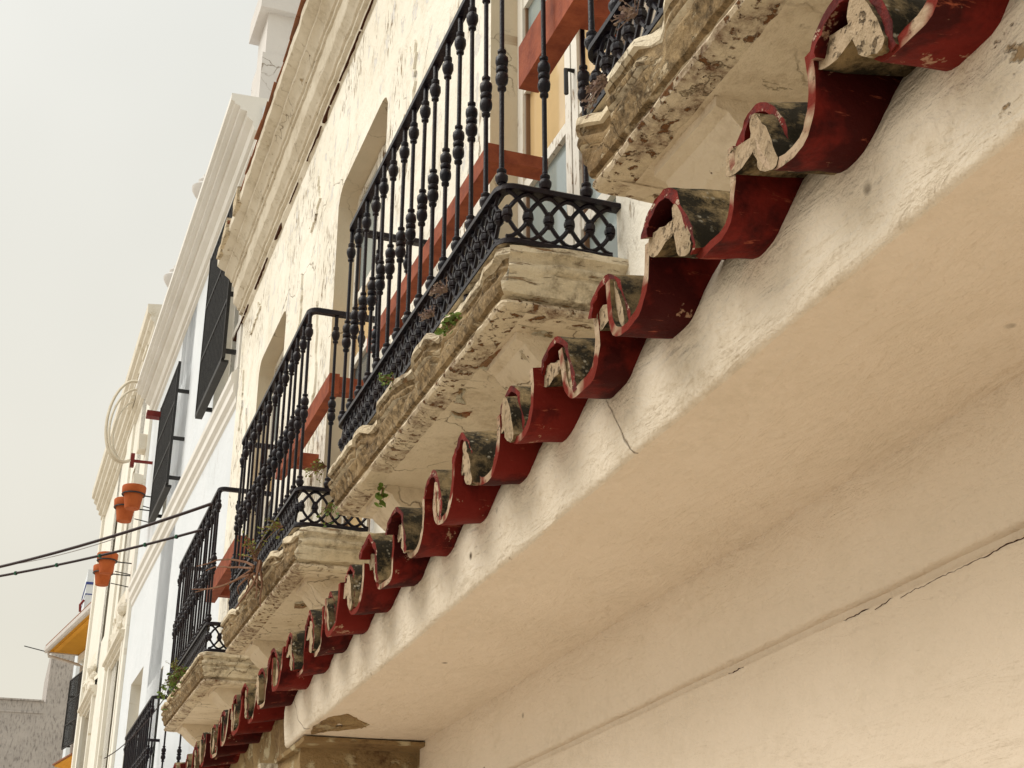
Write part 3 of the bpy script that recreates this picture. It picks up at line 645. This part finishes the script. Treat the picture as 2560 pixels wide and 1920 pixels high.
# ------------------------------------------------------------------ ornate cream house
O = Face(1.262, 18.15, -.0135, 1)
ornate = empty('ornate_house', (1.2, 22, -CH), 'cream house with carved relief crests over its windows, beyond the white house', 'house')
OW = [(.5, 2.2, .2, 3.85, 0), (5.2, 7.1, .2, 3.95, 0), (1.4, 2.6, 4.9, 7.0, 0), (4.7, 5.7, 4.9, 7.1, 0)]
mb = MB(); O.wall(mb, 0, 8.75, -CH, 8.3, OW, .2, 0, 1, back=6); mb.build('wall', ['ornate_plaster', 'ornate_trim'], ornate)
for a, c, z0, z1, _ in OW:
    m = MB(); O.box(m, a - .05, c + .05, -.26, -.205, z0 - .05, z1 + .05); wn = m.build('window', 'pane_dark', ornate)
    m = MB(); O.box(m, a, c, -.205, -.16, z0, z0 + .07); O.box(m, a, c, -.205, -.16, z1 - .07, z1); O.box(m, a, a + .07, -.203, -.165, z0 + .07, z1 - .07); O.box(m, c - .07, c, -.203, -.165, z0 + .07, z1 - .07); O.box(m, (a + c) / 2 - .04, (a + c) / 2 + .04, -.203, -.165, z0 + .07, z1 - .07); m.build('frame', 'ornate_trim', wn)
    if z0 < 1:
        m = MB()
        for t in (a - .16, c): O.box(m, t, t + .16, .0, .05, z0, z1 + .1)
        m.build('jamb_moulding', 'ornate_plaster', wn)
OC = [(0, 8.0), (.04, 8.03), (.04, 8.1), (.09, 8.13), (.09, 8.2), (.14, 8.23), (.15, 8.31), (.20, 8.35), (.205, 8.42), (.25, 8.45), (.26, 8.58), (-.1, 8.62), (-.1, 8.0)]
OF = Face(1.262, 18.15, -.0165, 1)
m = MB(); OF.sweep(m, OC, -.2, 8.7, .5); ocor = m.build('cornice', 'ornate_trim', ornate)
for t in (.4, 1.5, 2.4):
    m = MB(); OF.box(m, t, t + .5, .10, .17, 8.16, 8.215); m.rough(.01, 9, t); m.build('dentil', 'ornate_trim', ocor)
def crest(face, parent, t0, t1, z, seed):
    rnd = random.Random(seed); m = MB(); mid = (t0 + t1) / 2; n = 26; rings = []
    for i in range(n + 1):
        u = i / n; t = t0 + (t1 - t0) * u; h = .18 + .62 * (1 - abs(2 * u - 1)) ** 1.2 + .05 * math.sin(u * 40); d = .03 + .055 * (1 - abs(2 * u - 1)) + .012 * math.sin(u * 55)
        rings.append([face(t, .0, z), face(t, d, z), face(t, d * 1.25, z + h * .25), face(t, d * .8, z + h * .45), face(t, d * 1.1, z + h * .65), face(t, d * .5, z + h * .85), face(t, .0, z + h)])
    m.loft(rings); m.rough(.022, 9, seed); c = m.build('relief_crest', 'ornate_trim', parent)
    m = MB(); face.sweep(m, [(0, z - .14), (.04, z - .13), (.04, z - .09), (.08, z - .07), (.08, z - .035), (.12, z - .02), (.12, z + .02), (0, z + .03)], t0 - .1, t1 + .1); m.build('hood_mould', 'ornate_trim', c)
    for k in range(16):
        t = mid + rnd.uniform(-.4, .4) * (t1 - t0); zz = z + rnd.uniform(.05, .45); p = face(t, .05 + rnd.uniform(-.02, .02), zz)
        b_ = MB(); b_.lathe(p, [(.01, -.07), (.055, -.03), (.06, .02), (.015, .08)], 7); b_.rough(.02, 9, k); b_.build('carved_leaf', 'ornate_trim', c)
crest(O, ornate, .3, 2.5, 4.02, 1); crest(O, ornate, 5.0, 7.4, 4.12, 2)
m = MB(); O.box(m, 8.35, 8.7, .0, .045, -CH, 8.0); m.build('pilaster', 'ornate_plaster', ornate)
m = MB(); O.box(m, .0, .3, .0, .045, -CH, 8.0); m.build('pilaster', 'ornate_plaster', ornate)
m = MB(); O.box(m, 3.1, 4.0, .0, .035, -CH, 8.0); m.build('pilaster', 'ornate_plaster', ornate)
for t, o, z in ((.0, .06, 5.9), (.05, .07, 6.5)):
    m = MB(); O.box(m, t, t + .25, .04, .16, z, z + .22); m.rough(.03, 9, z); m.build('carved_stone', 'ornate_trim', ornate)

# coil of pale hose hung from the cornice
coil = empty('hose_coil', (.9, 17.5, 6.0), 'coil of pale hose looped over the edge of the far cornice', 'hose')
def loop(cx, cz, rx, rz, y, a0, a1, r, tilt=.3):
    m = MB(); m.tube([(cx + rx * math.cos(R(a)), y + .12 * math.sin(R(a)), cz + rz * math.sin(R(a)) + tilt * rx * math.cos(R(a))) for a in range(a0, a1 + 1, 8)], r, 6)
    m.build('loop', 'hose', coil, 60)
loop(.90, 6.62, .27, .62, 17.5, 75, 285, .021); loop(.93, 6.55, .26, .55, 17.45, 80, 280, .017); loop(.96, 6.5, .23, .47, 17.55, 95, 275, .015)
m = MB(); m.box(1.02, 1.27, 17.455, 17.495, 6.05, 6.08); m.box(.985, 1.035, 17.44, 17.51, 5.98, 6.16); m.build('hook', 'rust_red', coil)

# ------------------------------------------------------------------ flower pots on wall brackets
mb = MB(); mb.lathe((0, 0, 0), [(.085, 0), (.09, .005), (.118, .19), (.138, .192), (.142, .20), (.146, .275), (.140, .285), (.130, .285), (.125, .20), (.05, .15)], 20); POT = local_mesh(mb, 'pot', ['terracotta'], 35)
def pot(x, y, z, label, sc=1., dark=False):
    r = empty('flower_pot', (x, y, z), label, 'flower pot', 'terracotta pots on wall brackets')
    inst(POT, 'pot', r, (x, y, z), (0, 0, 0), (sc, sc, sc))
    m = MB(); rad = .137 * sc; zz = z + .18 * sc
    m.tube([(x + rad * math.cos(R(a)), y + rad * math.sin(R(a)), zz) for a in range(0, 360, 20)], .009, 5, closed=True)
    xw = 1.42 - .0197 * (y - 10.6) if y < 18 else 1.24
    m.tube([(x + rad, y, zz), (xw + .02, y + .02, zz)], .009, 5)
    m.tube([(x + rad * .9, y, zz - .13), (xw + .02, y + .02, zz - .16)], .007, 5)
    m.build('ring_bracket', 'old_iron', r)
pot(1.015, 16.5, 5.11, 'upper terracotta pot of the pair below the pale hose coil')
pot(.965, 17.0, 5.09, 'lower terracotta pot of the pair below the pale hose coil, partly behind the other')
pot(.895, 18.5, 4.80, 'upper terracotta pot of the pair crossed by the overhead cable', .95)
pot(.885, 19.0, 4.76, 'lower terracotta pot of the pair beside the overhead cable', .95)

# ------------------------------------------------------------------ yellow house, grey house, tower
Y = Face(2.22, 27.1, -.75, 5)
yh = empty('yellow_house', (1.5, 30, -CH), 'far house with ochre eave soffit, pale gutter and a grey window grille', 'house')
m = MB(); Y.wall(m, 0, 6.05, -CH, 6.5, [(4.65, 5.7, 4.3, 6.0, 0)], .15, 0, back=5); m.build('wall', 'ornate_plaster', yh)
m = MB(); Y.box(m, 4.6, 5.75, -.2, -.16, 4.25, 6.05); m.build('window', 'pane_dark', yh)
m = MB(); Y.box(m, -.2, 6.1, -.2, .78, 6.62, 6.70); ev = m.build('eave_soffit', 'ochre_paint', yh)
m = MB(); Y.box(m, -.2, 5.98, .60, .70, 6.60, 6.618); m.build('eave_batten', 'ochre_bright', ev)
m = MB(); Y.box(m, -.2, 6.1, -.02, .10, 6.42, 6.60); m.build('eave_frieze', 'ornate_plaster', ev)
m = MB(); Y.sweep(m, [(.785, 6.60), (.84, 6.59), (.87, 6.63), (.87, 6.72), (.785, 6.72)], -.2, 6.16); m.build('gutter', 'gutter', ev)
m = MB(); Y.box(m, 6.105, 6.17, .0, .785, 6.60, 6.72); m.build('barge_board', 'gutter', ev)
m = MB(); m.tube([Y(6.0, .80, 6.62), Y(6.0, .78, 6.5), Y(5.95, .12, 6.36), Y(5.8, .06, 6.3), Y(5.8, .05, 4)], .035, 8); m.build('down_pipe', 'gutter', yh, 50)
m = MB(); m.tube([Y(6.1, .85, 6.62), Y(6.6, 1.25, 6.80)], .012, 5); m.build('wall_spike', 'old_iron', yh)
m = MB(); n = 12
for i in range(n):
    t = -.2 + 6.3 * i / n; Y.box(m, t, t + 6.3 / n - .02, -.3, .86, 6.725, 6.76)
m.build('roof_edge', 'roof_clay', yh)
grille(Y, yh, 4.55, 5.85, 4.42, 5.97, .25, 14, 'old_iron')
m = MB(); Y.sweep(m, [(0, 3.75), (.06, 3.79), (.12, 3.95), (.22, 4.03), (.36, 4.05), (.36, 4.08), (0, 4.08)], 4.0, 5.9); m.build('ledge', 'ochre_bright', yh)
m = MB(); Y.box(m, 3.96, 5.94, 0, .40, 4.081, 4.11); m.build('ledge_tiles', 'roof_clay', yh)
gb = MB(); gb.box(-14, .95, 50, 58, -CH, 8.3); gb.box(.95, 9, 50, 58, -CH, 10.4)
gy = empty('grey_house', (0, 50, -CH), 'blank grey stained gable wall closing the end of the street', 'house')
gw = gb.build('wall', 'grey_render', gy)
m = MB(); m.box(-14.05, .9, 49.94, 58, 8.305, 8.36); m.build('coping', 'grey_render', gy)
m = MB(); m.box(-14, .9, 49.97, 49.999, 7.9, 7.96); m.build('string_line', 'grey_render', gy)
tw = empty('rooftop_tower', (1.9, 40, -CH), 'small white rooftop tower with a blue band behind the far houses', 'tower')
m = MB(); m.box(1.45, 3.4, 40, 42, -CH, 10.46); m.build('shaft', 'white_plaster', tw)
m = MB(); m.box(1.43, 3.42, 39.98, 42.02, 10.02, 10.09); m.box(1.44, 3.41, 39.99, 42.01, 9.72, 9.75); m.build('band', 'blue_band', tw)
m = MB(); m.tube([(1.43, 40.0, 9.55), (1.34, 39.95, 9.4), (1.36, 39.95, 9.2)], .035, 6); m.build('waterspout', 'rust_red', tw)

# ------------------------------------------------------------------ overhead cables
def cable(name, a, b_, sag, r, mat, label, clips=(), drop=()):
    root = empty(name, b_, label, 'cable'); P = []
    a = Vector(a); b_ = Vector(b_)
    def at(u): q = a.lerp(b_, u); q.z -= sag * 4 * u * (1 - u); return q
    m = MB(); m.tube([at(i / 40) for i in range(41)], r, 6); m.build('line', mat, root, 60)
    for u in clips:
        m = MB(); p = at(u); m.lathe((p.x, p.y, p.z - .022), [(.008, .008), (.013, .011), (.015, .022), (.013, .033), (.008, .036)], 8); m.build('clip', 'green_clip', root, 40)
cable('overhead_cable', (-5.2, 19.0, 4.55), (1.055, 8.72, 2.80), .55, .011, 'cable', 'upper thick dark cable running from the left edge to the far railing')
cable('overhead_cable', (-5.2, 17.2, 4.05), (1.055, 9.20, 2.755), .45, .0095, 'cable', 'lower dark cable with small green clips crossing in front of the pots', (.81, .855, .90, .945, .975, .77))
cable('overhead_wire', (-1.2, 17.2, 4.40), (.52, 10.0, 2.86), .12, .004, 'thin_wire', 'thin pale wire sagging between the two dark cables')
cable('overhead_wire', (.74, 11.9, 1.55), (1.04, 10.42, 1.83), .06, .004, 'cable', 'short loose wire hanging off the far railing against the white wall')

# ------------------------------------------------------------------ small plants
def leafy(name, c, n, spread, size, label, mat='leaf', stem='dry_stem', droop=.3, seed=0, out=(-1, 0, .3)):
    rnd = random.Random(seed); root = empty(name, c, label, 'plant'); st = MB(); lf = MB(); c = Vector(c); o_ = Vector(out).normalized()
    for i in range(n):
        d = (o_ + Vector((rnd.uniform(-1, 1), rnd.uniform(-1, 1), rnd.uniform(-.8, .9))) * .85).normalized()
        L = spread * rnd.uniform(.45, 1.1); P = [c + Vector((rnd.uniform(-1, 1) * .2, rnd.uniform(-1, 1) * .5, 0)) * spread * .3]
        for k in range(1, 4): P.append(P[0] + d * L * k / 3 + Vector((0, 0, -droop * L * (k / 3) ** 2)))
        st.tube(P, .0016, 4, r1=.0008)
        for k in (1, 2, 3, 3):
            p = P[k] + Vector((rnd.uniform(-1, 1), rnd.uniform(-1, 1), rnd.uniform(-1, 1))) * size * .5
            u = Vector((rnd.uniform(-1, 1), rnd.uniform(-1, 1), rnd.uniform(-.6, .6))).normalized(); v = u.cross(Vector((rnd.uniform(-1, 1), rnd.uniform(-1, 1), rnd.uniform(-1, 1)))).normalized(); s_ = size * rnd.uniform(.4, .85)
            nn = u.cross(v) * s_ * .18
            lf.add([p - u * s_, p - u * s_ * .3 + v * s_ * .6 + nn, p + u * s_ * .5 + v * s_ * .55 + nn, p + u * s_, p + u * s_ * .5 - v * s_ * .55 + nn, p - u * s_ * .3 - v * s_ * .6 + nn], [(0, 1, 2, 3), (0, 3, 4, 5)])
    st.build('stem', stem, root); tag(lf.build('leaves', mat, root, None, False), kind='stuff')
def twigs(name, c, n, L, label, mat='dry_stem', seed=0, d0=(-.3, 1, -.35), spread=.5, r=.004):
    rnd = random.Random(seed); root = empty(name, c, label, 'plant'); c = Vector(c)
    for i in range(n):
        d = (Vector(d0) + Vector((rnd.uniform(-1, 1), rnd.uniform(-1, 1), rnd.uniform(-1, 1))) * spread).normalized(); p = c + Vector((rnd.uniform(-.02, .02), rnd.uniform(-.1, .1), rnd.uniform(-.02, .02))); P = [p.copy()]
        for k in range(6): d = (d + Vector((rnd.uniform(-1, 1), rnd.uniform(-1, 1), rnd.uniform(-1, .7))) * .22).normalized(); p = p + d * L / 6 * rnd.uniform(.7, 1.2); P.append(p.copy())
        m = MB(); m.tube(P, r, 5, r1=r * .35); m.build('twig', mat, root, 60)
leafy('wall_plant', (.985, 3.16, 1.60), 26, .055, .013, 'round-leaved green plant hanging from the corner of the middle balcony slab', 'leaf', droop=.9, seed=1)
leafy('wall_plant', (.975, 3.80, 1.68), 12, .05, .010, 'small green tuft halfway along the middle balcony slab', 'leaf', seed=2)
leafy('wall_plant', (.965, 4.72, 1.70), 34, .07, .008, 'yellowish succulent at the far corner of the middle balcony slab', 'leaf_olive', droop=.5, seed=3)
leafy('wall_plant', (1.0, 4.74, 1.57), 8, .05, .014, 'small green sprig under the far end of the middle balcony', 'leaf', droop=.8, seed=4, out=(-.5, .6, -.6))
leafy('wall_plant', (1.11, 4.42, 1.54), 4, .03, .024, 'single broad green leaf sprouting from the underside of the middle balcony', 'leaf', droop=1, seed=5, out=(0, 0, -1))
leafy('wall_plant', (.968, 3.22, 1.71), 40, .045, .006, 'dry purplish succulent on the edge of the middle balcony slab near its corner', 'purple_stem', 'purple_stem', seed=6)
leafy('wall_plant', (.968, 2.12, 1.66), 40, .05, .007, 'dry purplish plant with green bits at the corner of the nearest balcony slab', 'purple_stem', 'purple_stem', seed=7, droop=.8)
leafy('wall_plant', (.968, 1.97, 1.72), 24, .045, .006, 'dry reddish tuft at the foot of the nearest railing', 'purple_stem', 'purple_stem', seed=8)
leafy('wall_plant', (.97, 5.60, 1.72), 14, .09, .012, 'pale green sprout at the near foot of the railing with twigs', 'leaf_olive', seed=9, out=(-1, -.2, .6))
leafy('wall_plant', (.96, 6.2, 1.74), 22, .16, .011, 'spindly yellow weed in front of the railing with twigs', 'leaf_olive', seed=10, out=(-.4, 0, 1), droop=.1)
leafy('wall_plant', (.965, 8.68, 1.68), 46, .14, .020, 'bright green fern hanging from the farthest balcony slab of the cream house', 'leaf', seed=11, droop=1.1, out=(-1, 0, .1))
leafy('wall_plant', (1.0, 9.6, 1.85), 12, .12, .014, 'thin green weed inside the farthest railing of the cream house', 'leaf_olive', seed=12, out=(-.3, 0, 1))
leafy('wall_plant', (.967, 3.34, 1.69), 30, .04, .006, 'dry purplish tuft further along the edge of the middle balcony slab', 'purple_stem', 'purple_stem', seed=14)
twigs('dry_twigs', (.965, 6.22, 1.70), 11, .50, 'bundle of dry brown twigs lying along the foot of the railing with the yellow weed', seed=3, d0=(-.02, 1, .10), spread=.22, r=.0065)
twigs('dry_twigs', (.955, 6.12, 1.70), 3, .24, 'dry brown stems dangling over the slab edge below the twig bundle', seed=5, d0=(-.02, -.35, -.9), spread=.25, r=.007)
